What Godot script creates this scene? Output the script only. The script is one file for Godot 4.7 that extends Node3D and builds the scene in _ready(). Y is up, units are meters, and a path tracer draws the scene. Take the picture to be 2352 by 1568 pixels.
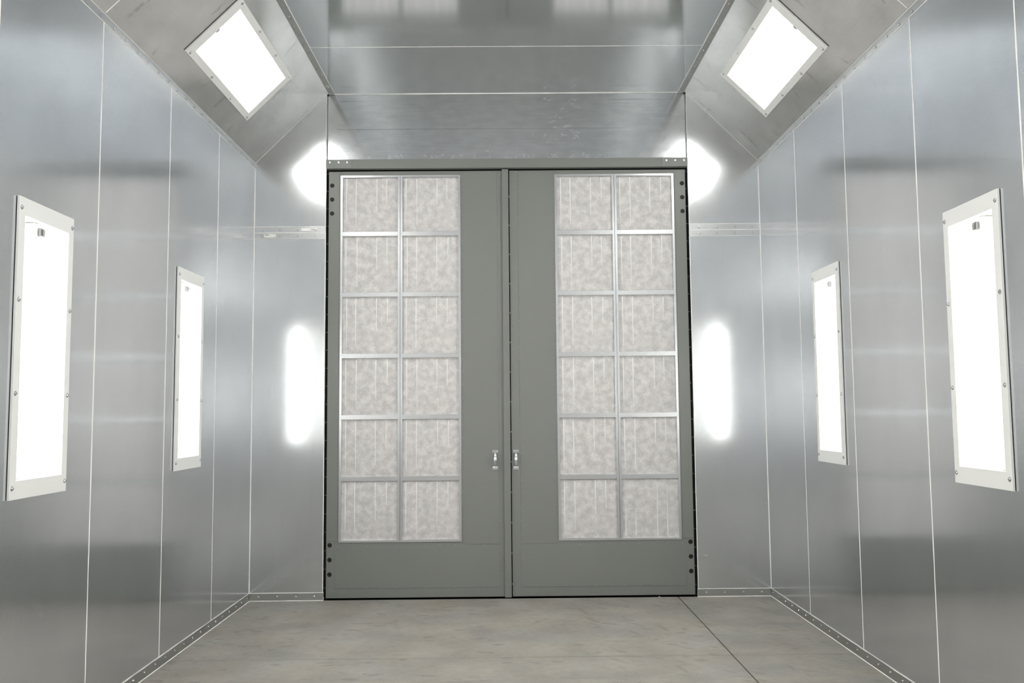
extends Node3D
# A paint spray booth of galvanised sheet with two grey filter doors, lit by flush fluorescent fixtures.
# Metres; the door wall is the plane z = 0, the room runs towards +z, left is -x.

const HALF := 2.1335        # half the booth's width
const WALL_H := 3.6235      # where wall and sloped sheet meet
const CEIL_H := 4.229
const CEIL_X := 1.522       # half the flat ceiling's width
const RAIL := 0.0465        # width of the angle flanges
const PITCH := 0.9414       # width of a wall panel
const FAR_Z := 11.3         # end of the booth behind the camera
const FLOOR := -0.012       # the slab sits a touch below the wall sheets' datum
const OPEN_X := 1.532       # half the door opening

var M := {}
var taken := {}
var rng := RandomNumberGenerator.new()
var screw_mesh: ArrayMesh
var rivet_mesh: ArrayMesh

# ------------------------------------------------------------------ naming

func numbered(parent: Node, called: String) -> String:
	var key := "%d/%s" % [parent.get_instance_id(), called]
	var n: int = taken.get(key, 0)
	taken[key] = n + 1
	return called if n == 0 else "%s_%03d" % [called, n]

func put(node: Node3D, called: String, parent: Node = self) -> Node3D:
	node.name = numbered(parent, called)
	parent.add_child(node, true)
	return node

func tag(o: Node, label: String, category: String, group := "", kind := "") -> Node:
	o.set_meta("label", label)
	o.set_meta("category", category)
	if group: o.set_meta("group", group)
	if kind: o.set_meta("kind", kind)
	return o

func thing(called: String, label: String, category: String, group := "", kind := "") -> Node3D:
	var o: Node3D = put(Node3D.new(), called)
	tag(o, label, category, group, kind)
	return o

func obj(called: String, st: SurfaceTool, mat: Material, parent: Node) -> MeshInstance3D:
	var mi := MeshInstance3D.new()
	mi.mesh = st.commit()
	mi.material_override = mat
	put(mi, called, parent)
	return mi

func inst(called: String, mesh: Mesh, mat: Material, parent: Node, xf: Transform3D) -> MeshInstance3D:
	var mi := MeshInstance3D.new()
	mi.mesh = mesh
	mi.material_override = mat
	mi.transform = xf
	put(mi, called, parent)
	return mi

# ------------------------------------------------------------------ shapes

func begin() -> SurfaceTool:
	var st := SurfaceTool.new()
	st.begin(Mesh.PRIMITIVE_TRIANGLES)
	return st

func uv_of(p: Vector3, n: Vector3) -> Vector2:
	var a := n.abs()
	if a.x >= a.y and a.x >= a.z: return Vector2(p.z, p.y)
	if a.z >= a.y: return Vector2(p.x, p.y)
	return Vector2(p.x, p.z)

func tri(st: SurfaceTool, a: Vector3, b: Vector3, c: Vector3, out: Vector3) -> void:
	var n := (c - a).cross(b - a)
	if n.length_squared() < 1e-20: return
	if n.dot(out) < 0.0:
		var t := b; b = c; c = t
		n = -n
	n = n.normalized()
	for p in [a, b, c]:
		st.set_normal(n)
		st.set_uv(uv_of(p, n))
		st.set_uv2(uv_of(p, n))
		st.add_vertex(p)

func quad(st: SurfaceTool, a: Vector3, b: Vector3, c: Vector3, d: Vector3, out: Vector3) -> void:
	tri(st, a, b, c, out)
	tri(st, a, c, d, out)

func bx(st: SurfaceTool, lo: Vector3, hi: Vector3, bev := 0.0) -> void:
	# a box whose edges are chamfered by bev
	var mid := (lo + hi) / 2.0
	var half := (hi - lo) / 2.0
	var e: float = minf(bev, minf(half.x, minf(half.y, half.z)) * 0.9)
	var corner := func(s: Vector3, axis: int) -> Vector3:
		var h := half - Vector3(e, e, e)
		h[axis] = half[axis]
		return mid + s * h
	for axis in 3:
		var u := (axis + 1) % 3
		var v := (axis + 2) % 3
		for sg: float in [-1.0, 1.0]:
			var q := []
			for k in [[-1.0, -1.0], [1.0, -1.0], [1.0, 1.0], [-1.0, 1.0]]:
				var s := Vector3()
				s[axis] = sg; s[u] = k[0]; s[v] = k[1]
				q.append(corner.call(s, axis))
			var out := Vector3()
			out[axis] = sg
			quad(st, q[0], q[1], q[2], q[3], out)
	if e <= 0.0: return
	for axis in 3:
		var u := (axis + 1) % 3
		var v := (axis + 2) % 3
		for su: float in [-1.0, 1.0]:
			for sv: float in [-1.0, 1.0]:
				var s0 := Vector3()
				s0[axis] = -1.0; s0[u] = su; s0[v] = sv
				var s1 := s0
				s1[axis] = 1.0
				var out := Vector3()
				out[u] = su; out[v] = sv
				quad(st, corner.call(s0, u), corner.call(s1, u), corner.call(s1, v), corner.call(s0, v), out)
	for sx: float in [-1.0, 1.0]:
		for sy: float in [-1.0, 1.0]:
			for sz: float in [-1.0, 1.0]:
				var s := Vector3(sx, sy, sz)
				tri(st, corner.call(s, 0), corner.call(s, 1), corner.call(s, 2), s)

func box_with_hole(st: SurfaceTool, lo: Vector3, hi: Vector3, hlo: Vector2, hhi: Vector2) -> void:
	# a slab in its own xy plane (thickness along z) with a rectangular hole right through it
	for z in [[lo.z, Vector3.FORWARD], [hi.z, Vector3.BACK]]:
		var r := [[lo.x, lo.y, hlo.x, hi.y], [hhi.x, lo.y, hi.x, hi.y], [hlo.x, lo.y, hhi.x, hlo.y], [hlo.x, hhi.y, hhi.x, hi.y]]
		for k in r:
			quad(st, Vector3(k[0], k[1], z[0]), Vector3(k[2], k[1], z[0]), Vector3(k[2], k[3], z[0]), Vector3(k[0], k[3], z[0]), z[1])
	for k in [[lo.x, lo.y, hi.x, hi.y, 1.0], [hlo.x, hlo.y, hhi.x, hhi.y, -1.0]]:
		var s: float = k[4]
		quad(st, Vector3(k[0], k[1], lo.z), Vector3(k[0], k[3], lo.z), Vector3(k[0], k[3], hi.z), Vector3(k[0], k[1], hi.z), Vector3.LEFT * s)
		quad(st, Vector3(k[2], k[1], lo.z), Vector3(k[2], k[3], lo.z), Vector3(k[2], k[3], hi.z), Vector3(k[2], k[1], hi.z), Vector3.RIGHT * s)
		quad(st, Vector3(k[0], k[1], lo.z), Vector3(k[2], k[1], lo.z), Vector3(k[2], k[1], hi.z), Vector3(k[0], k[1], hi.z), Vector3.DOWN * s)
		quad(st, Vector3(k[0], k[3], lo.z), Vector3(k[2], k[3], lo.z), Vector3(k[2], k[3], hi.z), Vector3(k[0], k[3], hi.z), Vector3.UP * s)

func lathe(st: SurfaceTool, profile: Array, seg: int) -> void:
	# profile of (radius, height) turned round the z axis
	for i in profile.size() - 1:
		var a: Vector2 = profile[i]
		var b: Vector2 = profile[i + 1]
		for k in seg:
			var t0 := TAU * k / seg
			var t1 := TAU * (k + 1) / seg
			var p := Vector3(a.x * cos(t0), a.x * sin(t0), a.y)
			var q := Vector3(a.x * cos(t1), a.x * sin(t1), a.y)
			var r := Vector3(b.x * cos(t1), b.x * sin(t1), b.y)
			var s := Vector3(b.x * cos(t0), b.x * sin(t0), b.y)
			var slope := b - a
			var out := Vector3(cos((t0 + t1) / 2), sin((t0 + t1) / 2), 0) * slope.y + Vector3(0, 0, -slope.x)
			quad(st, p, q, r, s, out)

func sweep(st: SurfaceTool, path: Array, radii: Array, seg: int, side: Vector3, flat := 1.0) -> void:
	# a closed tube along path; side is the direction across it that stays fixed, flat squashes it the other way
	var rings := []
	for i in path.size():
		var d: Vector3 = (path[mini(i + 1, path.size() - 1)] - path[maxi(i - 1, 0)]).normalized()
		var v := d.cross(side).normalized()
		var ring := []
		for k in seg:
			var t := TAU * k / seg
			ring.append(path[i] + (side * cos(t) + v * sin(t) * flat) * radii[i])
		rings.append(ring)
	for i in path.size() - 1:
		for k in seg:
			var n := (k + 1) % seg
			var mid: Vector3 = (path[i] + path[i + 1]) / 2.0
			quad(st, rings[i][k], rings[i][n], rings[i + 1][n], rings[i + 1][k], (rings[i][k] + rings[i + 1][n]) / 2.0 - mid)
	for k in seg:
		var n := (k + 1) % seg
		tri(st, path[0], rings[0][k], rings[0][n], path[0] - path[1])
		var l := path.size() - 1
		tri(st, path[l], rings[l][k], rings[l][n], path[l] - path[l - 1])

func bead_shape(p0: Vector3, p1: Vector3, nrm: Vector3, width := 0.008, wobble := 0.22) -> SurfaceTool:
	# a hand-laid line of sealant: a low ridge that swells and thins along its length
	var st := begin()
	var side := (p1 - p0).normalized().cross(nrm).normalized()
	var n := maxi(3, int((p1 - p0).length() / 0.11))
	var path := []
	var rad := []
	for i in n + 1:
		path.append(p0.lerp(p1, float(i) / n) + side * rng.randf_range(-0.0006, 0.0006))
		rad.append(width * 0.47 * (1.0 + rng.randf_range(-wobble, wobble)))
	sweep(st, path, rad, 6, side, 0.55)
	return st

func bead(parent: Node, p0: Vector3, p1: Vector3, nrm: Vector3, width := 0.008) -> void:
	obj("sealant_bead", bead_shape(p0, p1, nrm, width), M.sealant, parent)

func facing(at: Vector3, nrm: Vector3, up := Vector3.UP) -> Transform3D:
	# own z along nrm, own y as near up as it goes
	var z := nrm.normalized()
	if absf(z.dot(up)) > 0.99: up = Vector3.BACK
	var x := up.cross(z).normalized()
	return Transform3D(Basis(x, z.cross(x), z), at)

func make_screws() -> void:
	var st := begin()
	lathe(st, [Vector2(0.0115, 0), Vector2(0.0115, 0.0012), Vector2(0.0078, 0.0016), Vector2(0.0074, 0.005), Vector2(0.0055, 0.0068), Vector2(0, 0.0072)], 10)
	screw_mesh = st.commit()
	st = begin()
	lathe(st, [Vector2(0.006, 0), Vector2(0.0052, 0.0022), Vector2(0.003, 0.0036), Vector2(0, 0.004)], 8)
	rivet_mesh = st.commit()

func screw(parent: Node, at: Vector3, nrm: Vector3, size := 1.0) -> void:
	inst("screw", screw_mesh, M.zinc, parent, facing(at, nrm) * Transform3D(Basis().rotated(Vector3.BACK, rng.randf() * TAU).scaled(Vector3.ONE * size)))

func rivet(parent: Node, at: Vector3, nrm: Vector3, mat: Material, size := 1.0) -> void:
	inst("screw_head", rivet_mesh, mat, parent, facing(at, nrm).scaled_local(Vector3.ONE * size))

# ------------------------------------------------------------------ textures and materials

func noise(freq: float, seed_: int, oct := 4, kind := FastNoiseLite.TYPE_SIMPLEX_SMOOTH) -> FastNoiseLite:
	var n := FastNoiseLite.new()
	n.seed = seed_; n.frequency = freq; n.fractal_octaves = oct; n.noise_type = kind
	return n

func picture(w: int, h: int, f: Callable) -> ImageTexture:
	var data := PackedByteArray()
	data.resize(w * h * 3)
	var k := 0
	for y in h:
		for x in w:
			var c: Color = f.call(x, y)
			data[k] = clampi(int(c.r * 255.0), 0, 255)
			data[k + 1] = clampi(int(c.g * 255.0), 0, 255)
			data[k + 2] = clampi(int(c.b * 255.0), 0, 255)
			k += 3
	var im := Image.create_from_data(w, h, false, Image.FORMAT_RGB8, data)
	im.generate_mipmaps()
	return ImageTexture.create_from_image(im)

func smudge(im: Image, cx: float, cy: float, rx: float, ry: float, ang: float, col: Color, amount: float, nz: FastNoiseLite) -> void:
	# a soft-edged ragged mark
	var r := int(maxf(rx, ry)) + 2
	var ca := cos(ang)
	var sa := sin(ang)
	for y in range(int(cy) - r, int(cy) + r + 1):
		for x in range(int(cx) - r, int(cx) + r + 1):
			var dx := x - cx
			var dy := y - cy
			var u := (dx * ca + dy * sa) / rx
			var v := (-dx * sa + dy * ca) / ry
			var d := u * u + v * v
			if d >= 1.0: continue
			var a := amount * (1.0 - d * d) * clampf(0.6 + 1.4 * nz.get_noise_2d(x * 3.0, y * 3.0), 0.0, 1.3)
			var px := posmod(x, im.get_width())
			var py := posmod(y, im.get_height())
			im.set_pixel(px, py, im.get_pixel(px, py).lerp(col, clampf(a, 0, 1)))

func mat(color: Color, rough: float, metal := 0.0) -> StandardMaterial3D:
	var m := StandardMaterial3D.new()
	m.albedo_color = color
	m.roughness = rough
	m.metallic = metal
	return m

func sheet(color: Color, rough: float, aniso: float, tex: Texture2D = null, scale := Vector3.ONE) -> StandardMaterial3D:
	# rolled galvanised sheet; anisotropy > 0 spreads reflections along the texture's u
	var m := mat(color, rough, 1.0)
	m.metallic_specular = 0.5
	if aniso != 0.0:
		m.anisotropy_enabled = true
		m.anisotropy = aniso
	if not M.has("spangle"):
		# fine grain of the zinc: mostly smooth specks among duller ones, half a millimetre across
		M.spangle = picture(512, 512, func(_x, _y):
			var k := 0.43 if rng.randf() < 0.75 else 1.0
			return Color(k, k, k))
	m.roughness_texture = M.spangle
	m.roughness_texture_channel = BaseMaterial3D.TEXTURE_CHANNEL_RED
	m.uv1_scale = Vector3(16, 16, 1)
	if tex:
		m.detail_enabled = true
		m.detail_albedo = tex
		m.detail_blend_mode = BaseMaterial3D.BLEND_MODE_MUL
		m.detail_uv_layer = BaseMaterial3D.DETAIL_UV_2
		m.uv2_scale = scale
	return m

func make_materials() -> void:
	# faint streaks along the rolling direction (v), for the sheets
	var n1 := noise(0.35, 11, 3)
	var n2 := noise(0.012, 12, 3)
	var streak := picture(256, 256, func(x, y):
		var v := 0.97 + 0.018 * n1.get_noise_2d(x, y * 0.02) + 0.02 * n2.get_noise_2d(x, y)
		return Color(v, v, v))
	M.wall = sheet(Color(0.920, 0.932, 0.946), 0.36, 0.65, streak, Vector3(0.9, 0.45, 1))
	M.back = sheet(Color(0.925, 0.94, 0.95), 0.345, 0.4, streak, Vector3(0.8, 0.4, 1))
	M.ceiling = sheet(Color(0.91, 0.924, 0.94), 0.25, -0.55, null)
	# header sheet: rolled lengthwise, with hand marks wiped into it
	var im: Image = picture(768, 256, func(x, y):
		var v := 0.89 + 0.03 * n1.get_noise_2d(y, x * 0.02) + 0.03 * n2.get_noise_2d(x * 2, y * 2)
		return Color(v, v, v)).get_image()
	im.clear_mipmaps()
	var nz := noise(0.05, 5, 3)
	for k in 22:                                     # wiped hand marks right of the middle
		smudge(im, rng.randf_range(462, 548), rng.randf_range(70, 235), rng.randf_range(5, 13), rng.randf_range(2, 4.5), rng.randf_range(-1.4, 1.4), Color(1, 1, 1), 0.9, nz)
	for k in 8:
		smudge(im, rng.randf_range(80, 700), rng.randf_range(40, 235), rng.randf_range(4, 10), rng.randf_range(1.5, 3), rng.randf_range(-1.3, 1.3), Color(1, 1, 1), 0.6, nz)
	for k in 60:                                     # smears along the lower edge
		smudge(im, rng.randf_range(20, 740), rng.randf_range(6, 26), rng.randf_range(2, 4), rng.randf_range(4, 12), rng.randf_range(-0.2, 0.2), Color(1, 1, 1), 0.7, nz)
	for row in [[119, 22, 640], [220, 24, 90], [222, 600, 745]]:          # dull lines left by the rolls
		for x in range(row[1], row[2]):
			for dy in 3:
				im.set_pixel(x, row[0] + dy, im.get_pixel(x, row[0] + dy).darkened(0.16 * (1.0 - absf(dy - 1) * 0.5) * (1.0 - 0.6 * float(x - row[1]) / (row[2] - row[1]))))
	M.header = sheet(Color(0.945, 0.962, 0.975), 0.30, -0.2, ImageTexture.create_from_image(im), Vector3(1.0 / 3.064, 1.0 / 0.62, 1))
	M.header.uv2_offset = Vector3(0.5, -3.63 / 0.62, 0)
	# sloped sheets: duller, with handling stains
	im = picture(512, 256, func(x, y):
		var v := 0.93 + 0.05 * n2.get_noise_2d(x * 1.3, y * 1.3) + 0.02 * n1.get_noise_2d(x, y * 0.05)
		return Color(v, v, v * 0.99)).get_image()
	im.clear_mipmaps()
	for k in 24:
		smudge(im, rng.randf_range(0, 512), rng.randf_range(0, 256), rng.randf_range(8, 30), rng.randf_range(2, 5), rng.randf_range(-0.5, 0.5), Color(0.66, 0.63, 0.58), 0.35, nz)
	M.slope = sheet(Color(0.89, 0.89, 0.89), 0.38, 0.3, ImageTexture.create_from_image(im), Vector3(0.35, 0.7, 1))
	M.rail = mat(Color(0.75, 0.755, 0.745), 0.38, 1.0)
	M.flange = mat(Color(0.885, 0.89, 0.89), 0.27, 1.0)
	M.zinc = mat(Color(0.82, 0.83, 0.84), 0.22, 1.0)
	M.chrome = mat(Color(0.93, 0.94, 0.95), 0.19, 1.0)
	M.frame_bar = mat(Color(0.90, 0.912, 0.92), 0.27, 1.0)
	M.sealant = mat(Color(0.955, 0.95, 0.93), 0.5)
	M.door = mat(Color(0.480, 0.488, 0.470), 0.5)
	M.door_edge = mat(Color(0.48, 0.49, 0.47), 0.42)
	M.painted_head = mat(Color(0.55, 0.56, 0.55), 0.35)
	M.plug = mat(Color(0.055, 0.055, 0.055), 0.6)
	M.dark = mat(Color(0.03, 0.03, 0.032), 0.85)
	M.white_paint = mat(Color(0.92, 0.922, 0.908), 0.42)
	M.housing = mat(Color(0.93, 0.93, 0.91), 0.6)
	M.gasket = mat(Color(0.2, 0.19, 0.22), 0.8)
	M.connector = mat(Color(0.06, 0.06, 0.07), 0.5)
	M.thread = mat(Color(0.92, 0.915, 0.91), 0.9)
	M.paper = mat(Color(0.95, 0.95, 0.93), 0.6)
	M.ink = mat(Color(0.25, 0.25, 0.27), 0.7)
	M.glass = mat(Color(1, 1, 1, 0.03), 0.02)
	M.glass.transparency = BaseMaterial3D.TRANSPARENCY_ALPHA
	M.tube = mat(Color(0.95, 0.95, 0.95), 0.5)
	M.tube.emission_enabled = true
	M.tube.emission = Color(1, 1, 1)
	M.tube.emission_energy_multiplier = 2.0
	# filter wool
	var f1 := noise(0.022, 21, 5).get_seamless_image(1024, 1024)
	var f2 := noise(0.14, 22, 3).get_seamless_image(1024, 1024)
	var wool := picture(1024, 1024, func(x, y):
		var v: float = 0.87 + 0.17 * (f1.get_pixel(x, y).r - 0.5) + 0.13 * (f2.get_pixel(x, y).r - 0.5)
		return Color(v, v * 0.988, v * 0.975))
	M.wool = mat(Color(0.90, 0.90, 0.90), 0.95)
	M.wool.albedo_texture = wool
	M.wool.uv1_scale = Vector3(0.55, 0.55, 1)
	M.wool.uv1_offset = Vector3(0.31, 0.17, 0)
	# trowelled concrete with scuffs
	var c1 := noise(0.004, 31, 5)
	var c2 := noise(0.03, 32, 4)
	var c3 := noise(0.3, 33, 2)
	im = picture(2048, 1024, func(x, y):
		var v := 0.572 + 0.05 * c1.get_noise_2d(x, y) + 0.02 * c2.get_noise_2d(x, y) + 0.022 * c3.get_noise_2d(x, y)
		var w := 0.012 * c1.get_noise_2d(x + 3900, y)
		return Color(v * 1.01 + w, v * 0.985, v * 0.935 - w)).get_image()
	im.clear_mipmaps()
	for k in 210:                                    # dark scuffs left by the float, mostly on the left
		var x := pow(rng.randf(), 1.6) * 1700.0
		smudge(im, x, rng.randf_range(0, 1024), rng.randf_range(8, 30), rng.randf_range(5, 15), rng.randf_range(-0.3, 0.3), Color(0.40, 0.405, 0.40), rng.randf_range(0.2, 0.65), nz)
	for k in 70:                                     # brownish wipe marks on the right
		smudge(im, rng.randf_range(1240, 2020), rng.randf_range(0, 1024), rng.randf_range(14, 60), rng.randf_range(4, 12), rng.randf_range(0.2, 1.5), Color(0.44, 0.40, 0.34), rng.randf_range(0.2, 0.5), nz)
	for k in 16:
		smudge(im, rng.randf_range(0, 2020), rng.randf_range(0, 1024), rng.randf_range(40, 120), rng.randf_range(24, 60), rng.randf_range(-0.3, 0.3), Color(0.47, 0.465, 0.44), 0.3, nz)
	M.concrete = mat(Color(1, 1, 1), 0.62)
	M.concrete.metallic_specular = 0.35
	M.concrete.albedo_texture = ImageTexture.create_from_image(im)
	M.concrete.uv1_scale = Vector3(1.0 / 4.4, 1.0 / 2.2, 1)
	M.concrete.uv1_offset = Vector3(0.5, 0, 0)

# ------------------------------------------------------------------ light fixtures

const LAMP := Vector2(0.483, 1.307)
const PANE := Vector2(0.386, 1.148)
var lamp_proto: Node3D

func make_lamp() -> Node3D:
	# own z points into the room, own y runs along the tubes
	var t := Node3D.new()
	var st := begin()
	var o := LAMP / 2.0
	var i := PANE / 2.0
	# cover plate: four flat sides round the opening, as one chamfered ring
	var zf := 0.0135
	var zb := 0.003
	var e := 0.0015
	for s: float in [-1.0, 1.0]:
		quad(st, Vector3(-o.x + e, s * (o.y - e), zf), Vector3(o.x - e, s * (o.y - e), zf), Vector3(i.x, s * i.y, zf), Vector3(-i.x, s * i.y, zf), Vector3.BACK)
		quad(st, Vector3(s * (o.x - e), -o.y + e, zf), Vector3(s * (o.x - e), o.y - e, zf), Vector3(s * i.x, i.y, zf), Vector3(s * i.x, -i.y, zf), Vector3.BACK)
		quad(st, Vector3(-o.x + e, s * (o.y - e), zf), Vector3(o.x - e, s * (o.y - e), zf), Vector3(o.x, s * o.y, zf - e), Vector3(-o.x, s * o.y, zf - e), Vector3(0, s, 1))
		quad(st, Vector3(s * (o.x - e), -o.y + e, zf), Vector3(s * (o.x - e), o.y - e, zf), Vector3(s * o.x, o.y, zf - e), Vector3(s * o.x, -o.y, zf - e), Vector3(s, 0, 1))
		quad(st, Vector3(-o.x, s * o.y, zf - e), Vector3(o.x, s * o.y, zf - e), Vector3(o.x, s * o.y, zb), Vector3(-o.x, s * o.y, zb), Vector3(0, s, 0))
		quad(st, Vector3(s * o.x, -o.y, zf - e), Vector3(s * o.x, o.y, zf - e), Vector3(s * o.x, o.y, zb), Vector3(s * o.x, -o.y, zb), Vector3(s, 0, 0))
		quad(st, Vector3(-i.x, s * i.y, zf), Vector3(i.x, s * i.y, zf), Vector3(i.x, s * i.y, zb), Vector3(-i.x, s * i.y, zb), Vector3(0, -s, 0))
		quad(st, Vector3(s * i.x, -i.y, zf), Vector3(s * i.x, i.y, zf), Vector3(s * i.x, i.y, zb), Vector3(s * i.x, -i.y, zb), Vector3(-s, 0, 0))
		quad(st, Vector3(-o.x, s * o.y, zb), Vector3(o.x, s * o.y, zb), Vector3(i.x, s * i.y, zb), Vector3(-i.x, s * i.y, zb), Vector3.FORWARD)
		quad(st, Vector3(s * o.x, -o.y, zb), Vector3(s * o.x, o.y, zb), Vector3(s * i.x, i.y, zb), Vector3(s * i.x, -i.y, zb), Vector3.FORWARD)
	var cover := obj("cover_frame", st, M.white_paint, t)
	for s: float in [-1.0, 1.0]:
		for y: float in [-0.605, -0.202, 0.202, 0.605]:
			screw(cover, Vector3(s * 0.2235, y, zf), Vector3.BACK, 0.95)
	st = begin()
	box_with_hole(st, Vector3(-o.x + 0.002, -o.y + 0.002, 0.0005), Vector3(o.x - 0.002, o.y - 0.002, zb), -i - Vector2(0.008, 0.008), i + Vector2(0.008, 0.008))
	obj("gasket", st, M.gasket, t)
	st = begin()
	bx(st, Vector3(-i.x - 0.007, -i.y - 0.007, -0.001), Vector3(i.x + 0.007, i.y + 0.007, 0.0035), 0.0005)
	obj("glass_pane", st, M.glass, t)
	# open white box behind the pane
	st = begin()
	var h := Vector3(i.x + 0.012, i.y + 0.012, 0.11)
	var th := 0.003
	bx(st, Vector3(-h.x, -h.y, -h.z), Vector3(h.x, h.y, -h.z + th))
	for s: float in [-1.0, 1.0]:
		bx(st, Vector3(minf(s * h.x, s * (h.x - th)), -h.y, -h.z), Vector3(maxf(s * h.x, s * (h.x - th)), h.y, -0.0015))
		bx(st, Vector3(-h.x, minf(s * h.y, s * (h.y - th)), -h.z), Vector3(h.x, maxf(s * h.y, s * (h.y - th)), -0.0015))
	obj("housing", st, M.housing, t)
	for x: float in [-0.152, -0.078, 0.078, 0.152]:
		st = begin()
		sweep(st, [Vector3(x, -0.558, -0.062), Vector3(x, 0.558, -0.062)], [0.0127, 0.0127], 10, Vector3.RIGHT)
		obj("fluorescent_tube", st, M.tube, t)
	# channel between the tube pairs, narrowing to a ridge
	st = begin()
	var c := 0.036
	var r := 0.007
	for s: float in [-1.0, 1.0]:
		quad(st, Vector3(s * c, -0.565, -0.106), Vector3(s * c, 0.565, -0.106), Vector3(s * r, 0.565, -0.026), Vector3(s * r, -0.565, -0.026), Vector3(s, 0, 0.3))
		quad(st, Vector3(-c, s * 0.565, -0.106), Vector3(c, s * 0.565, -0.106), Vector3(r, s * 0.565, -0.026), Vector3(-r, s * 0.565, -0.026), Vector3(0, s, 0))
	quad(st, Vector3(-r, -0.565, -0.026), Vector3(r, -0.565, -0.026), Vector3(r, 0.565, -0.026), Vector3(-r, 0.565, -0.026), Vector3.BACK)
	obj("reflector_ridge", st, M.housing, t)
	for s: float in [-1.0, 1.0]:
		st = begin()
		bx(st, Vector3(-0.036, minf(s * 0.520, s * 0.576), -0.106), Vector3(0.036, maxf(s * 0.520, s * 0.576), -0.028), 0.004)
		obj("socket_block", st, M.housing, t)
	st = begin()
	bx(st, Vector3(-0.016, 0.519, -0.026), Vector3(0.016, 0.556, -0.008), 0.002)
	bx(st, Vector3(-0.010, 0.526, -0.009), Vector3(0.010, 0.549, -0.004), 0.001)
	obj("connector", st, M.connector, t)
	for x: float in [-0.115, 0.115]:
		var a := AreaLight3D.new()
		a.area_size = Vector2(0.142, 1.160)
		a.light_energy = 1.0
		a.light_color = Color(1.0, 0.995, 0.985)
		a.area_range = 20.0
		a.area_attenuation = 2.0
		a.shadow_enabled = true
		a.transform = Transform3D(Basis().rotated(Vector3.UP, PI), Vector3(x, 0, -0.046))
		a.name = numbered(t, "tube_glow")
		t.add_child(a, true)
	return t

func lamp(at: Transform3D, label: String, group: String) -> void:
	var t: Node3D
	if lamp_proto == null:
		lamp_proto = make_lamp()
		t = lamp_proto
	else:
		t = lamp_proto.duplicate()
	for l in t.get_children():
		if l is AreaLight3D: l.light_energy = lamp_energy
	t.transform = at
	put(t, "light_fixture")
	tag(t, label, "light fixture", group)

var lamp_energy := 1.0

# ------------------------------------------------------------------ scene

func _ready() -> void:
	rng.seed = 7
	# camera
	var yaw := -0.0074
	var pitch := 0.0798
	var roll := -0.0088
	var ry := Basis(Vector3(cos(yaw), 0, sin(yaw)), Vector3(0, 1, 0), Vector3(-sin(yaw), 0, cos(yaw)))
	var rp := Basis(Vector3(1, 0, 0), Vector3(0, cos(pitch), -sin(pitch)), Vector3(0, sin(pitch), cos(pitch)))
	var rr := Basis(Vector3(cos(roll), -sin(roll), 0), Vector3(sin(roll), cos(roll), 0), Vector3(0, 0, 1))
	var cam := Camera3D.new()
	cam.name = "camera"
	cam.transform = Transform3D((rr * rp * ry).transposed(), Vector3(-0.0266, 1.5044, 7.3669))
	cam.fov = rad_to_deg(2.0 * atan(784.0 / 2031.7627))
	cam.near = 0.05
	cam.far = 60.0
	add_child(cam)
	cam.current = true
	# environment: a closed room, so no sky shows
	var we := WorldEnvironment.new()
	we.name = "world_environment"
	var env := Environment.new()
	env.background_mode = Environment.BG_COLOR
	env.background_color = Color.BLACK
	env.tonemap_mode = Environment.TONE_MAPPER_LINEAR
	env.tonemap_exposure = 1.03
	env.sdfgi_enabled = true
	env.ssao_enabled = true
	env.ssil_enabled = true
	we.environment = env
	add_child(we)
	# light: the fluorescent fixtures are the room's only lamps
	lamp_energy = 1.0

	make_screws()
	make_materials()
	build_floor()
	for s: float in [-1.0, 1.0]: build_side(s)
	build_ceiling()
	build_back()
	build_front()
	build_doors()
	build_lamps()
	build_small()

func build_floor() -> void:
	var f := thing("floor", "grey trowelled concrete floor with saw-cut joints and scuffs", "floor", "", "structure")
	var jx := 1.371
	var jz := 1.735
	var g := 0.0045
	var h := 0.0034
	var xs := [[-2.3, jx - g], [jx + g, 2.3]]
	var zs := [[-0.006, jz - h], [jz + h, FAR_Z + 0.2]]
	for a in xs:
		for b in zs:
			var st := begin()
			bx(st, Vector3(a[0], -0.1, b[0]), Vector3(a[1], FLOOR, b[1]), 0.0012)
			obj("concrete_slab", st, M.concrete, f)
	var st := begin()
	bx(st, Vector3(-2.3, -0.16, -0.35), Vector3(2.3, -0.085 - 0.016, FAR_Z + 0.2))
	obj("joint_bed", st, M.dark, f)

func side_name(s: float) -> String:
	return "left" if s < 0 else "right"

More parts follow.
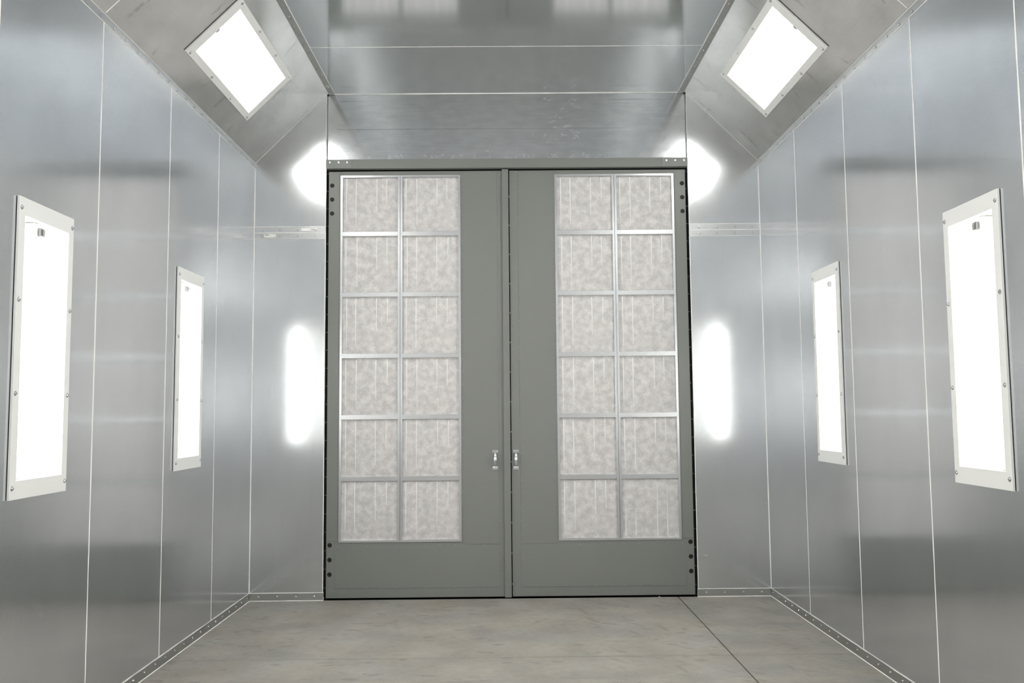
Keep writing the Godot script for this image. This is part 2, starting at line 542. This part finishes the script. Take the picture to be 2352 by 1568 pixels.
func build_side(s: float) -> void:
	var nm := side_name(s)
	var far := "left" if s < 0 else "right"
	var w := thing("wall_" + nm, "%s-hand side wall of tall galvanised sheet panels with white sealed seams" % nm, "wall", "", "structure")
	# own x runs along the wall, own z into the room
	w.transform = Transform3D(Basis(Vector3(0, 0, s), Vector3.UP, Vector3(-s, 0, 0)), Vector3(s * HALF, 0, 0))
	var lx := func(z: float) -> float: return z * s          # room z -> own x
	var edges := [0.0, 0.937, 1.880, 2.829, 3.768]
	for k in 4:
		var a: float = edges[k] + 0.001
		var b: float = edges[k + 1] - 0.001
		var x0: float = minf(lx.call(a), lx.call(b))
		var x1: float = maxf(lx.call(a), lx.call(b))
		var st := begin()
		if k % 2 == 1:
			var zc: float = 1.4866 if k == 1 else 3.350
			var c := Vector2(lx.call(zc), 1.805)
			box_with_hole(st, Vector3(x0, FLOOR, -0.04), Vector3(x1, WALL_H, 0), c - PANE / 2.0 - Vector2(0.0125, 0.0125), c + PANE / 2.0 + Vector2(0.0125, 0.0125))
		else:
			bx(st, Vector3(x0, FLOOR, -0.04), Vector3(x1, WALL_H, 0))
		obj("wall_panel", st, M.wall, w)
	# beyond the picture: the panels carry on behind the camera
	var st := begin()
	var zz := [lx.call(edges[4] + 0.001), lx.call(FAR_Z)]
	var holes := [5.21, 7.07, 8.93]
	var prev: float = edges[4] + 0.001
	for zc in holes:
		var c := Vector2(lx.call(zc), 1.805)
		var p: float = zc + 0.93
		box_with_hole(st, Vector3(minf(lx.call(prev), lx.call(p)), FLOOR, -0.04), Vector3(maxf(lx.call(prev), lx.call(p)), WALL_H, 0), c - PANE / 2.0 - Vector2(0.0125, 0.0125), c + PANE / 2.0 + Vector2(0.0125, 0.0125))
		prev = p
	bx(st, Vector3(minf(lx.call(prev), lx.call(FAR_Z)), FLOOR, -0.04), Vector3(maxf(lx.call(prev), lx.call(FAR_Z)), WALL_H, 0))
	obj("wall_panel", st, M.wall, w)
	for k in range(0, 5):
		bead(w, Vector3(lx.call(edges[k] if k else 0.003), RAIL, 0), Vector3(lx.call(edges[k] if k else 0.003), WALL_H - RAIL, 0), Vector3.BACK, [0.013, 0.006, 0.007, 0.008, 0.009][k])
	# top angle, screwed through the wall
	st = begin()
	var t0: float = minf(lx.call(0.001), lx.call(FAR_Z))
	var t1: float = maxf(lx.call(0.001), lx.call(FAR_Z))
	bx(st, Vector3(t0, WALL_H - RAIL, 0), Vector3(t1, WALL_H - 0.001, 0.003), 0.0006)
	var rail := obj("top_rail", st, M.flange, w)
	var z := 0.09
	while z < 3.6:
		screw(rail, Vector3(lx.call(z), 3.5925, 0.003), Vector3.BACK, 0.85)
		z += 0.1545
	bead(w, Vector3(lx.call(0.002), WALL_H - RAIL, 0.001), Vector3(lx.call(4.2), WALL_H - RAIL, 0.001), Vector3.BACK, 0.0065)
	bead(w, Vector3(lx.call(0.002), WALL_H, 0.002), Vector3(lx.call(4.2), WALL_H, 0.002), Vector3.BACK, 0.005)
	# base angle
	var b := thing("baseboard_" + nm, "galvanised angle along the foot of the %s-hand side wall" % nm, "baseboard", "", "structure")
	b.transform = w.transform
	st = begin()
	bx(st, Vector3(t0, FLOOR + 0.0005, 0.0005), Vector3(t1, 0.0515, 0.0045), 0.0008)
	obj("base_angle", st, M.rail, b)
	z = 0.07
	while z < 2.6:
		screw(b, Vector3(lx.call(z), 0.0245, 0.0045), Vector3.BACK, 0.8)
		z += 0.1565
	bead(b, Vector3(lx.call(0.005), 0.0515, 0.003), Vector3(lx.call(4.0), 0.0515, 0.003), Vector3.BACK, 0.007)
	bead(b, Vector3(lx.call(0.005), FLOOR + 0.002, 0.005), Vector3(lx.call(4.0), FLOOR + 0.002, 0.005), Vector3(0, 0.7, 0.7), 0.008)

func slope_frame(s: float) -> Transform3D:
	# own x from the wall up to the ceiling, own z into the room, own y along the room
	var d := Vector3(-s * (HALF - CEIL_X), CEIL_H - WALL_H, 0).normalized()
	var n := Vector3(-s * d.y, -absf(d.x), 0)
	return Transform3D(Basis(d, n.cross(d), n), Vector3(s * HALF, WALL_H, 0))

func build_ceiling() -> void:
	var len := Vector2(HALF - CEIL_X, CEIL_H - WALL_H).length()
	for s: float in [-1.0, 1.0]:
		var nm := side_name(s)
		var c := thing("ceiling_" + nm, "%s-hand sloped ceiling sheet of dull galvanised metal round an angled light" % nm, "ceiling", "", "structure")
		var xf := slope_frame(s)
		c.transform = xf
		var dir: float = xf.basis.y.z                         # room z -> own y
		var cuts := [0.0, 2.825, 5.65, 8.47, FAR_Z]
		var mids := [1.389, 4.24, 7.06, 9.9]
		for k in 4:
			var y0: float = minf(cuts[k] * dir, cuts[k + 1] * dir) + 0.0008
			var y1: float = maxf(cuts[k] * dir, cuts[k + 1] * dir) - 0.0008
			var st := begin()
			var m := Vector2(0.429, mids[k] * dir)
			box_with_hole(st, Vector3(0, y0, -0.03), Vector3(len, y1, 0), m - PANE / 2.0 - Vector2(0.0125, 0.0125), m + PANE / 2.0 + Vector2(0.0125, 0.0125))
			obj("sloped_sheet", st, M.slope, c)
		bead(c, Vector3(0.01, 2.825 * dir, 0), Vector3(len, 2.825 * dir, 0), Vector3.BACK, 0.008)
		bead(c, Vector3(0.004, 0.002 * dir, 0), Vector3(len, 0.002 * dir, 0), Vector3(0, 0.3 * dir, 1).normalized(), 0.0042)
	var c := thing("ceiling", "flat ceiling of glossy galvanised sheets with a thin white cross seam", "ceiling", "", "structure")
	var cuts := [-0.03, 0.945, 1.89, 5.0, FAR_Z]
	for k in 4:
		var st := begin()
		bx(st, Vector3(-CEIL_X - 0.03, CEIL_H + 0.003, cuts[k] + 0.0008), Vector3(CEIL_X + 0.03, CEIL_H + 0.035, cuts[k + 1] - 0.0008))
		obj("ceiling_sheet", st, M.ceiling, c)
	bead(c, Vector3(-CEIL_X + 0.05, CEIL_H + 0.003, 0.945), Vector3(CEIL_X - 0.05, CEIL_H + 0.003, 0.945), Vector3.DOWN, 0.0055)
	bead(c, Vector3(-CEIL_X + 0.05, CEIL_H + 0.002, -0.027), Vector3(CEIL_X - 0.05, CEIL_H + 0.002, -0.027), Vector3(0, -0.7, 0.7), 0.011)
	for s: float in [-1.0, 1.0]:
		var st := begin()
		var x0: float = minf(s * CEIL_X, s * (CEIL_X - 0.051))
		bx(st, Vector3(x0, CEIL_H, 0.0), Vector3(x0 + 0.051, CEIL_H + 0.003, FAR_Z), 0.0006)
		var rail := obj("ceiling_angle", st, M.rail, c)
		var z := 0.25
		while z < 2.3:
			screw(rail, Vector3(s * 1.496, CEIL_H, z), Vector3.DOWN, 0.8)
			z += 0.1535
		bead(c, Vector3(s * (CEIL_X - 0.052), CEIL_H + 0.001, 0.0), Vector3(s * (CEIL_X - 0.052), CEIL_H + 0.001, 3.0), Vector3.DOWN, 0.007)

func build_back() -> void:
	var w := thing("wall_back", "end wall of galvanised sheet on either side of and above the double doors", "wall", "", "structure")
	for s: float in [-1.0, 1.0]:
		var a := OPEN_X
		var b := HALF
		var x0: float = minf(s * a, s * b)
		var x1: float = maxf(s * a, s * b)
		var st := begin()
		bx(st, Vector3(x0, FLOOR, -0.05), Vector3(x1, 3.0255, 0), 0.0012)
		obj("wall_panel", st, M.back, w)
		# upper sheet: its outer corner is cut along the slope
		st = begin()
		var p := [Vector2(s * a, 3.0275), Vector2(s * b, 3.0275), Vector2(s * b, WALL_H), Vector2(s * CEIL_X, CEIL_H), Vector2(s * a, CEIL_H)]
		p[3] = Vector2(s * a, CEIL_H - 0.01)
		for z in [[0.0, Vector3.BACK], [-0.05, Vector3.FORWARD]]:
			quad(st, Vector3(p[0].x, p[0].y, z[0]), Vector3(p[1].x, p[1].y, z[0]), Vector3(p[2].x, p[2].y, z[0]), Vector3(p[3].x, p[3].y, z[0]), z[1])
		for k in 4:
			var u: Vector2 = p[k]
			var v: Vector2 = p[(k + 1) % 4]
			var o := Vector2(v.y - u.y, u.x - v.x) * s
			quad(st, Vector3(u.x, u.y, 0), Vector3(v.x, v.y, 0), Vector3(v.x, v.y, -0.05), Vector3(u.x, u.y, -0.05), Vector3(o.x, o.y, 0))
		obj("wall_panel", st, M.back, w)
		# the two bolted flanges between lower and upper sheet
		for r in [[2.976, 3.0255], [3.0275, 3.078]]:
			st = begin()
			bx(st, Vector3(x0 + 0.003, r[0], 0.0), Vector3(x1 - 0.003, r[1], 0.0035), 0.0008)
			var fl := obj("joint_flange", st, M.flange, w)
			for k in 4:
				screw(fl, Vector3(s * (2.067 - 0.15 * k), (r[0] + r[1]) / 2 - 0.003, 0.0035), Vector3.BACK, 0.85)
		for y: float in [2.976, 3.0265, 3.078]:
			bead(w, Vector3(x0 + 0.004, y, 0.002), Vector3(x1 - 0.004, y, 0.002), Vector3.BACK, 0.009 if y > 3.02 and y < 3.03 else 0.0065)
		bead(w, Vector3(s * (a + 0.003), 0.055, 0.0), Vector3(s * (a + 0.003), 2.975, 0.0), Vector3.BACK, 0.0065)
		bead(w, Vector3(s * (a + 0.003), 3.08, 0.0), Vector3(s * (a + 0.003), 4.20, 0.0), Vector3.BACK, 0.004)
	var st := begin()
	bx(st, Vector3(-OPEN_X + 0.001, 3.655, -0.06), Vector3(OPEN_X - 0.001, CEIL_H + 0.003, -0.03))
	var head := obj("header_panel", st, M.header, w)
	for x: float in [-0.173, -0.058, 0.054, 0.169]:
		for d in [-0.010, 0.010]:
			rivet(head, Vector3(x + d, 3.727, -0.03), Vector3.BACK, M.zinc, 0.9)
	bead(w, Vector3(-1.312, 3.656, -0.026), Vector3(1.316, 3.656, -0.026), Vector3(0, 0.5, 0.86), 0.008)
	# base angles either side of the doors
	var b := thing("baseboard_back", "short galvanised angles at the foot of the end wall beside the doors", "baseboard", "", "structure")
	for s: float in [-1.0, 1.0]:
		var x0: float = minf(s * (OPEN_X - 0.004), s * (HALF - 0.005))
		var x1: float = maxf(s * (OPEN_X - 0.004), s * (HALF - 0.005))
		st = begin()
		bx(st, Vector3(x0, FLOOR + 0.0005, 0.0005), Vector3(x1, 0.0515, 0.0045), 0.0008)
		var ang := obj("base_angle", st, M.rail, b)
		for k in 4:
			screw(ang, Vector3(s * (2.055 - 0.151 * k), 0.022, 0.0045), Vector3.BACK, 0.8)
		bead(b, Vector3(x0, 0.0515, 0.003), Vector3(x1, 0.0515, 0.003), Vector3.BACK, 0.0065)
		bead(b, Vector3(x0, FLOOR + 0.002, 0.005), Vector3(x1, FLOOR + 0.002, 0.005), Vector3(0, 0.7, 0.7), 0.008)
		bead(b, Vector3(s * (OPEN_X - 0.002), FLOOR, 0.003), Vector3(s * (OPEN_X - 0.002), 0.0515, 0.003), Vector3.BACK, 0.006)

func build_front() -> void:
	var w := thing("wall_front", "pale end wall of the booth behind the camera", "wall", "", "structure")
	var st := begin()
	bx(st, Vector3(-HALF - 0.04, FLOOR, FAR_Z), Vector3(HALF + 0.04, CEIL_H + 0.1, FAR_Z + 0.05))
	obj("wall_panel", st, M.wool, w)

func build_doors() -> void:
	# frame round the opening
	var fr := thing("door_frame", "dark grey head rail and jambs round the double filter doors", "door frame", "", "structure")
	var st := begin()
	bx(st, Vector3(-1.5305, 3.573, -0.055), Vector3(1.5305, 3.6525, 0.004), 0.0015)
	obj("head_rail", st, M.door, fr)
	for s: float in [-1.0, 1.0]:
		st = begin()
		bx(st, Vector3(minf(s * 1.316, s * 1.533), 3.574, 0.004), Vector3(maxf(s * 1.316, s * 1.533), 3.6505, 0.0085), 0.0012)
		var pl := obj("end_plate", st, M.door_edge, fr)
		for x: float in [1.352, 1.425, 1.500]:
			screw(pl, Vector3(s * x, 3.6265, 0.0085), Vector3.BACK, 0.75)
	for s: float in [-1.0, 1.0]:
		st = begin()
		bx(st, Vector3(minf(s * 1.513, s * 1.531), -0.1, -0.12), Vector3(maxf(s * 1.513, s * 1.531), 3.573, -0.045))
		var j := obj("jamb", st, M.dark, fr)
		var y := 0.08
		while y < 3.55:
			rivet(j, Vector3(s * 1.5245, y, -0.045), Vector3.BACK, M.zinc, 0.75)
			y += 0.1505
	st = begin()
	bx(st, Vector3(-1.531, -0.1, -0.14), Vector3(1.531, 3.66, -0.12))
	obj("backing", st, M.dark, fr)
	for s: float in [-1.0, 1.0]: build_door(s)

func build_door(s: float) -> void:
	var which := "left" if s < 0 else "right"
	var d := thing("door_1" if s < 0 else "door_2", "grey steel door leaf on the %s with twelve pale filter squares" % which, "door", "", "structure")
	d.position = Vector3(s * 1.515, 0, -0.03)                 # hinge line; the face is own z = 0
	var X := func(x: float) -> float: return s * (x - 1.515)  # distance from the middle of the doors -> own x
	var B := func(st: SurfaceTool, xa: float, ya: float, za: float, xb: float, yb: float, zb: float, bev: float) -> void:
		bx(st, Vector3(minf(X.call(xa), X.call(xb)), ya, za), Vector3(maxf(X.call(xa), X.call(xb)), yb, zb), bev)
	var fx0 := 0.400
	var fx1 := 1.416
	var fy0 := 0.447
	var fy1 := 3.522
	var inner := 0.040 if s < 0 else 0.016
	var st := begin()
	# leaf: hollow box with the filter opening
	var c0 := Vector2(minf(X.call(inner), X.call(1.515)), 0.0)
	var c1 := Vector2(maxf(X.call(inner), X.call(1.515)), 3.556)
	box_with_hole(st, Vector3(c0.x, c0.y, -0.05), Vector3(c1.x, c1.y, 0), Vector2(minf(X.call(fx0), X.call(fx1)), fy0), Vector2(maxf(X.call(fx0), X.call(fx1)), fy1))
	var leaf := obj("leaf", st, M.door, d)
	# outer edge channel with its round plugs
	st = begin()
	B.call(st, 1.424, 0.46, 0.0, 1.515, 3.548, 0.003, 0.001)
	obj("edge_channel", st, M.door_edge, d)
	var plug := begin()
	lathe(plug, [Vector2(0.0185, 0), Vector2(0.0175, 0.0012), Vector2(0.013, 0.0012), Vector2(0.0115, 0.0004), Vector2(0, 0.0004)], 20)
	var plug_mesh := plug.commit()
	for y: float in [3.4355, 3.315, 3.195]:
		inst("plug", plug_mesh, M.plug, d, Transform3D(Basis(), Vector3(X.call(1.487), y, 0.003)))
	for y: float in [0.427, 0.308, 0.190]:
		inst("plug", plug_mesh, M.plug, d, Transform3D(Basis(), Vector3(X.call(1.487), y, 0.0)))
	# flat sheet beside the filters, kick sheet below
	st = begin()
	B.call(st, 0.089, 0.4245, 0.0, 0.385, 3.551, 0.0024, 0.0004)
	var plain := obj("plain_sheet", st, M.door, d)
	var y := 0.50
	while y < 3.50:
		rivet(plain, Vector3(X.call(0.0905), y, 0.0022), Vector3.BACK, M.painted_head, 0.75)
		rivet(plain, Vector3(X.call(0.384), y + 0.02, 0.0022), Vector3.BACK, M.painted_head, 0.75)
		y += 0.1105
	for x: float in [0.073, 0.150]:
		rivet(plain, Vector3(X.call(x), 3.546, 0.0022), Vector3.BACK, M.zinc, 1.0)
	st = begin()
	B.call(st, 0.089, 0.076, 0.0, 1.4475, 0.4210, 0.0024, 0.0004)
	var kick := obj("kick_sheet", st, M.door, d)
	var x := 0.095
	while x < 1.45:
		rivet(kick, Vector3(X.call(x), 0.4165, 0.0022), Vector3.BACK, M.painted_head, 0.8)
		rivet(kick, Vector3(X.call(x + 0.004), 0.081, 0.0022), Vector3.BACK, M.painted_head, 0.7)
		x += 0.1205 + 0.0
	for yy: float in [0.14, 0.22, 0.30, 0.37]:
		rivet(kick, Vector3(X.call(0.0935), yy, 0.0022), Vector3.BACK, M.painted_head, 0.7)
	if s < 0:
		st = begin()
		bx(st, Vector3(X.call(0.047), -0.0065, 0.0005), Vector3(X.call(0.047) + 0.0555, 3.566, 0.016), 0.0025)
		obj("astragal", st, M.door, d)
	else:
		st = begin()
		B.call(st, 0.0162, 0.002, -0.002, 0.0185, 3.552, 0.001, 0.0003)
		var edge := obj("stile_edge", st, M.door_edge, d)
		y = 0.10
		while y < 3.55:
			rivet(edge, Vector3(X.call(0.0140), y, 0.001), Vector3.BACK, M.painted_head, 1.0)
			y += 0.2485
	# pull handle
	var hx: float = 0.119 if s < 0 else 0.053
	var hd: Node3D = put(Node3D.new(), "handle", d)
	hd.position = Vector3(X.call(hx), 1.1125, 0.0)
	for k: float in [-1.0, 1.0]:
		st = begin()
		bx(st, Vector3(-0.025, k * 0.068 - 0.0135, 0), Vector3(0.025, k * 0.068 + 0.0135, 0.0035), 0.001)
		sweep(st, [Vector3(0, k * 0.060, 0.003), Vector3(0, k * 0.050, 0.006), Vector3(0, k * 0.044, 0.014)], [0.016, 0.010, 0.006], 10, Vector3.RIGHT)
		var pl := obj("handle_plate", st, M.chrome, hd)
		for q: float in [-1.0, 1.0]:
			rivet(pl, Vector3(q * 0.018, k * 0.070, 0.0035), Vector3.BACK, M.zinc, 0.8)
	st = begin()
	var path := []
	var rad := []
	for k in 17:
		var t := -1.0 + k / 8.0
		path.append(Vector3(0, t * 0.056, 0.006 + 0.032 * sqrt(maxf(0.0, 1.0 - t * t * 0.96))))
		rad.append(0.0055 + 0.0065 * pow(1.0 - t * t, 0.8))
	sweep(st, path, rad, 14, Vector3.RIGHT, 0.75)
	obj("grip", st, M.chrome, hd)
	build_filters(d, X, B, s)

func pad_mesh(w: float, h: float, seed_: int) -> ArrayMesh:
	# a filter blanket that bulges softly between its frame
	var st := begin()
	var nz := noise(6.0, seed_, 3)
	var n := 14
	var at := func(i: int, j: int) -> Vector3:
		var u := float(i) / n
		var v := float(j) / n
		var b := pow(16.0 * u * (1 - u) * v * (1 - v), 0.35)
		return Vector3((u - 0.5) * w, (v - 0.5) * h, 0.010 * b + 0.0025 * b * nz.get_noise_2d(u, v))
	st.set_smooth_group(0)
	for i in n:
		for j in n:
			for q in [[i, j], [i, j + 1], [i + 1, j + 1], [i, j], [i + 1, j + 1], [i + 1, j]]:
				var p: Vector3 = at.call(q[0], q[1])
				st.set_uv(Vector2(p.x + seed_ * 0.37, p.y + seed_ * 0.61))
				st.add_vertex(p)
	st.index()
	st.generate_normals()
	return st.commit()

func build_filters(d: Node3D, X: Callable, B: Callable, s: float) -> void:
	var cols := [[0.400, 0.9065], [0.9085, 1.416]] if s > 0 else [[0.400, 0.9095], [0.9115, 1.416]]
	var ys := [0.447, 0.9655, 1.4735, 1.985, 2.501, 3.018, 3.522]
	var side := 0.019
	var bar := 0.019
	for ci in 2:
		var a: float = cols[ci][0]
		var b: float = cols[ci][1]
		var fr: Node3D = put(Node3D.new(), "filter_frame", d)
		for e in [[a, a + side], [b - side, b]]:
			var st := begin()
			B.call(st, e[0], ys[0], -0.03, e[1], ys[6], 0.005, 0.0012)
			obj("side_bar", st, M.frame_bar, fr)
		for k in 7:
			var y0: float = ys[k] - bar if k else ys[k]
			var y1: float = ys[k] + bar if k < 6 else ys[k]
			var st := begin()
			B.call(st, a + side - 0.0005, y0, -0.03, b - side + 0.0005, y1, 0.0062, 0.0012)
			obj("cross_bar", st, M.frame_bar, fr)
		for k in 6:
			var px0: float = minf(X.call(a + side), X.call(b - side))
			var px1: float = maxf(X.call(a + side), X.call(b - side))
			var py0: float = ys[k] + bar
			var py1: float = ys[k + 1] - bar
			var w := px1 - px0
			var h := py1 - py0
			var f := inst("filter_pad", pad_mesh(w, h, 40 + k + ci * 6 + (12 if s > 0 else 0)), M.wool, d, Transform3D(Basis(), Vector3((px0 + px1) / 2, (py0 + py1) / 2, -0.013)))
			var down := k == 0 and ci == 1 and s > 0             # the one pad hung upside down
			var tx := [0.072, 0.25, 0.615, 0.805]
			var ends := [0.89, 0.885, rng.randf_range(0.45, 0.8), rng.randf_range(0.42, 0.5)]
			for q in 4:
				var u: float = tx[q] - 0.5 + rng.randf_range(-0.012, 0.012)
				var v0 := 0.5 - rng.randf_range(0.015, 0.035)
				var v1: float = 0.5 - ends[q] + rng.randf_range(-0.02, 0.02)
				if down:
					v0 = -0.5 + 0.03
					v1 = -0.5 + (0.5 if q < 2 else 0.9)
				var path := []
				var rad := []
				for m in 9:
					var t := m / 8.0
					var uu := u + 0.5
					var vv := lerpf(v0, v1, t) + 0.5
					var bulge := pow(16.0 * uu * (1 - uu) * vv * (1 - vv), 0.35)
					path.append(Vector3(u * w + rng.randf_range(-0.0008, 0.0008), (vv - 0.5) * h, 0.010 * bulge + 0.0004))
					rad.append(lerpf(0.0042, 0.0018, t) * rng.randf_range(0.8, 1.15))
				var st := begin()
				sweep(st, path, rad, 6, Vector3.RIGHT, 0.5)
				obj("stitch_line", st, M.thread, f)

func build_lamps() -> void:
	for s: float in [-1.0, 1.0]:
		var nm := side_name(s)
		for k in 2:
			var z: float = [3.350, 1.4866][k]
			var c := facing(Vector3(s * HALF, 1.805, z), Vector3(-s, 0, 0))
			lamp(c, "%s white-framed fluorescent fixture set upright in the %s-hand wall" % [["nearer", "farther"][k], nm], "upright wall lights")
		var xf := slope_frame(s)
		var n: Vector3 = xf.basis.z
		var o: Vector3 = xf * Vector3(0.429, 1.389 * xf.basis.y.z, 0)
		lamp(Transform3D(Basis(Vector3.BACK.cross(n), Vector3.BACK, n), o), "white-framed fluorescent fixture in the %s-hand sloped ceiling" % nm, "sloped ceiling lights")
	for s: float in [-1.0, 1.0]:
		var nm := side_name(s)
		for z: float in [5.21, 7.07, 8.93]:
			lamp(facing(Vector3(s * HALF, 1.805, z), Vector3(-s, 0, 0)), "upright wall light further along the %s-hand wall, nearer than the picture shows" % nm, "lights behind the camera")
		var xf := slope_frame(s)
		var n: Vector3 = xf.basis.z
		for z: float in [4.24, 7.06, 9.9]:
			lamp(Transform3D(Basis(Vector3.BACK.cross(n), Vector3.BACK, n), xf * Vector3(0.429, z * xf.basis.y.z, 0)), "sloped ceiling light on the %s-hand side, nearer than the picture shows" % nm, "lights behind the camera")

func sticker(w: float, h: float, xf: Transform3D, label: String, marks: Array) -> void:
	var t := thing("label_sticker", label, "sticker")
	t.transform = xf
	var st := begin()
	bx(st, Vector3(-w / 2, -h / 2, 0), Vector3(w / 2, h / 2, 0.0006))
	obj("paper", st, M.paper, t)
	st = begin()
	for m in marks:
		bx(st, Vector3(m[0] * w, m[1] * h, 0.0005), Vector3(m[2] * w, m[3] * h, 0.0008))
	obj("print", st, M.ink, t)

func build_small() -> void:
	sticker(0.128, 0.025, facing(Vector3(-1.676, 3.0535, 0.0036), Vector3.BACK), "white paper sticker on the upper flange left of the doors", [[0.15, -0.22, 0.42, -0.08], [0.02, 0.10, 0.30, 0.14]])
	sticker(0.100, 0.028, facing(Vector3(-2.000, 3.003, 0.0036), Vector3.BACK), "white paper sticker on the lower flange near the left corner", [[-0.44, 0.18, -0.12, 0.34], [-0.42, -0.02, 0.05, 0.02], [0.36, -0.34, 0.46, -0.26]])
	sticker(0.05, 0.026, Transform3D(Basis(Vector3.BACK, Vector3.RIGHT, Vector3.DOWN), Vector3(-1.497, CEIL_H - 0.0002, 0.16)), "small sticker on the left ceiling angle by the end wall", [[-0.3, -0.2, 0.3, -0.05], [-0.3, 0.1, 0.1, 0.2]])
	var st := begin()
	sweep(st, [Vector3(-0.006, 0.005, 0), Vector3(0.004, 0.005, 0)], [0.0045, 0.0045], 8, Vector3.UP)
	sweep(st, [Vector3(0.004, 0.0035, 0), Vector3(0.016, 0.0035, 0.002)], [0.0028, 0.0024], 8, Vector3.UP)
	var b := obj("loose_bolt", st, M.zinc, self)
	b.position = Vector3(1.212, FLOOR, 0.012)
	tag(b, "tiny loose bolt lying on the floor below the right-hand door", "bolt")
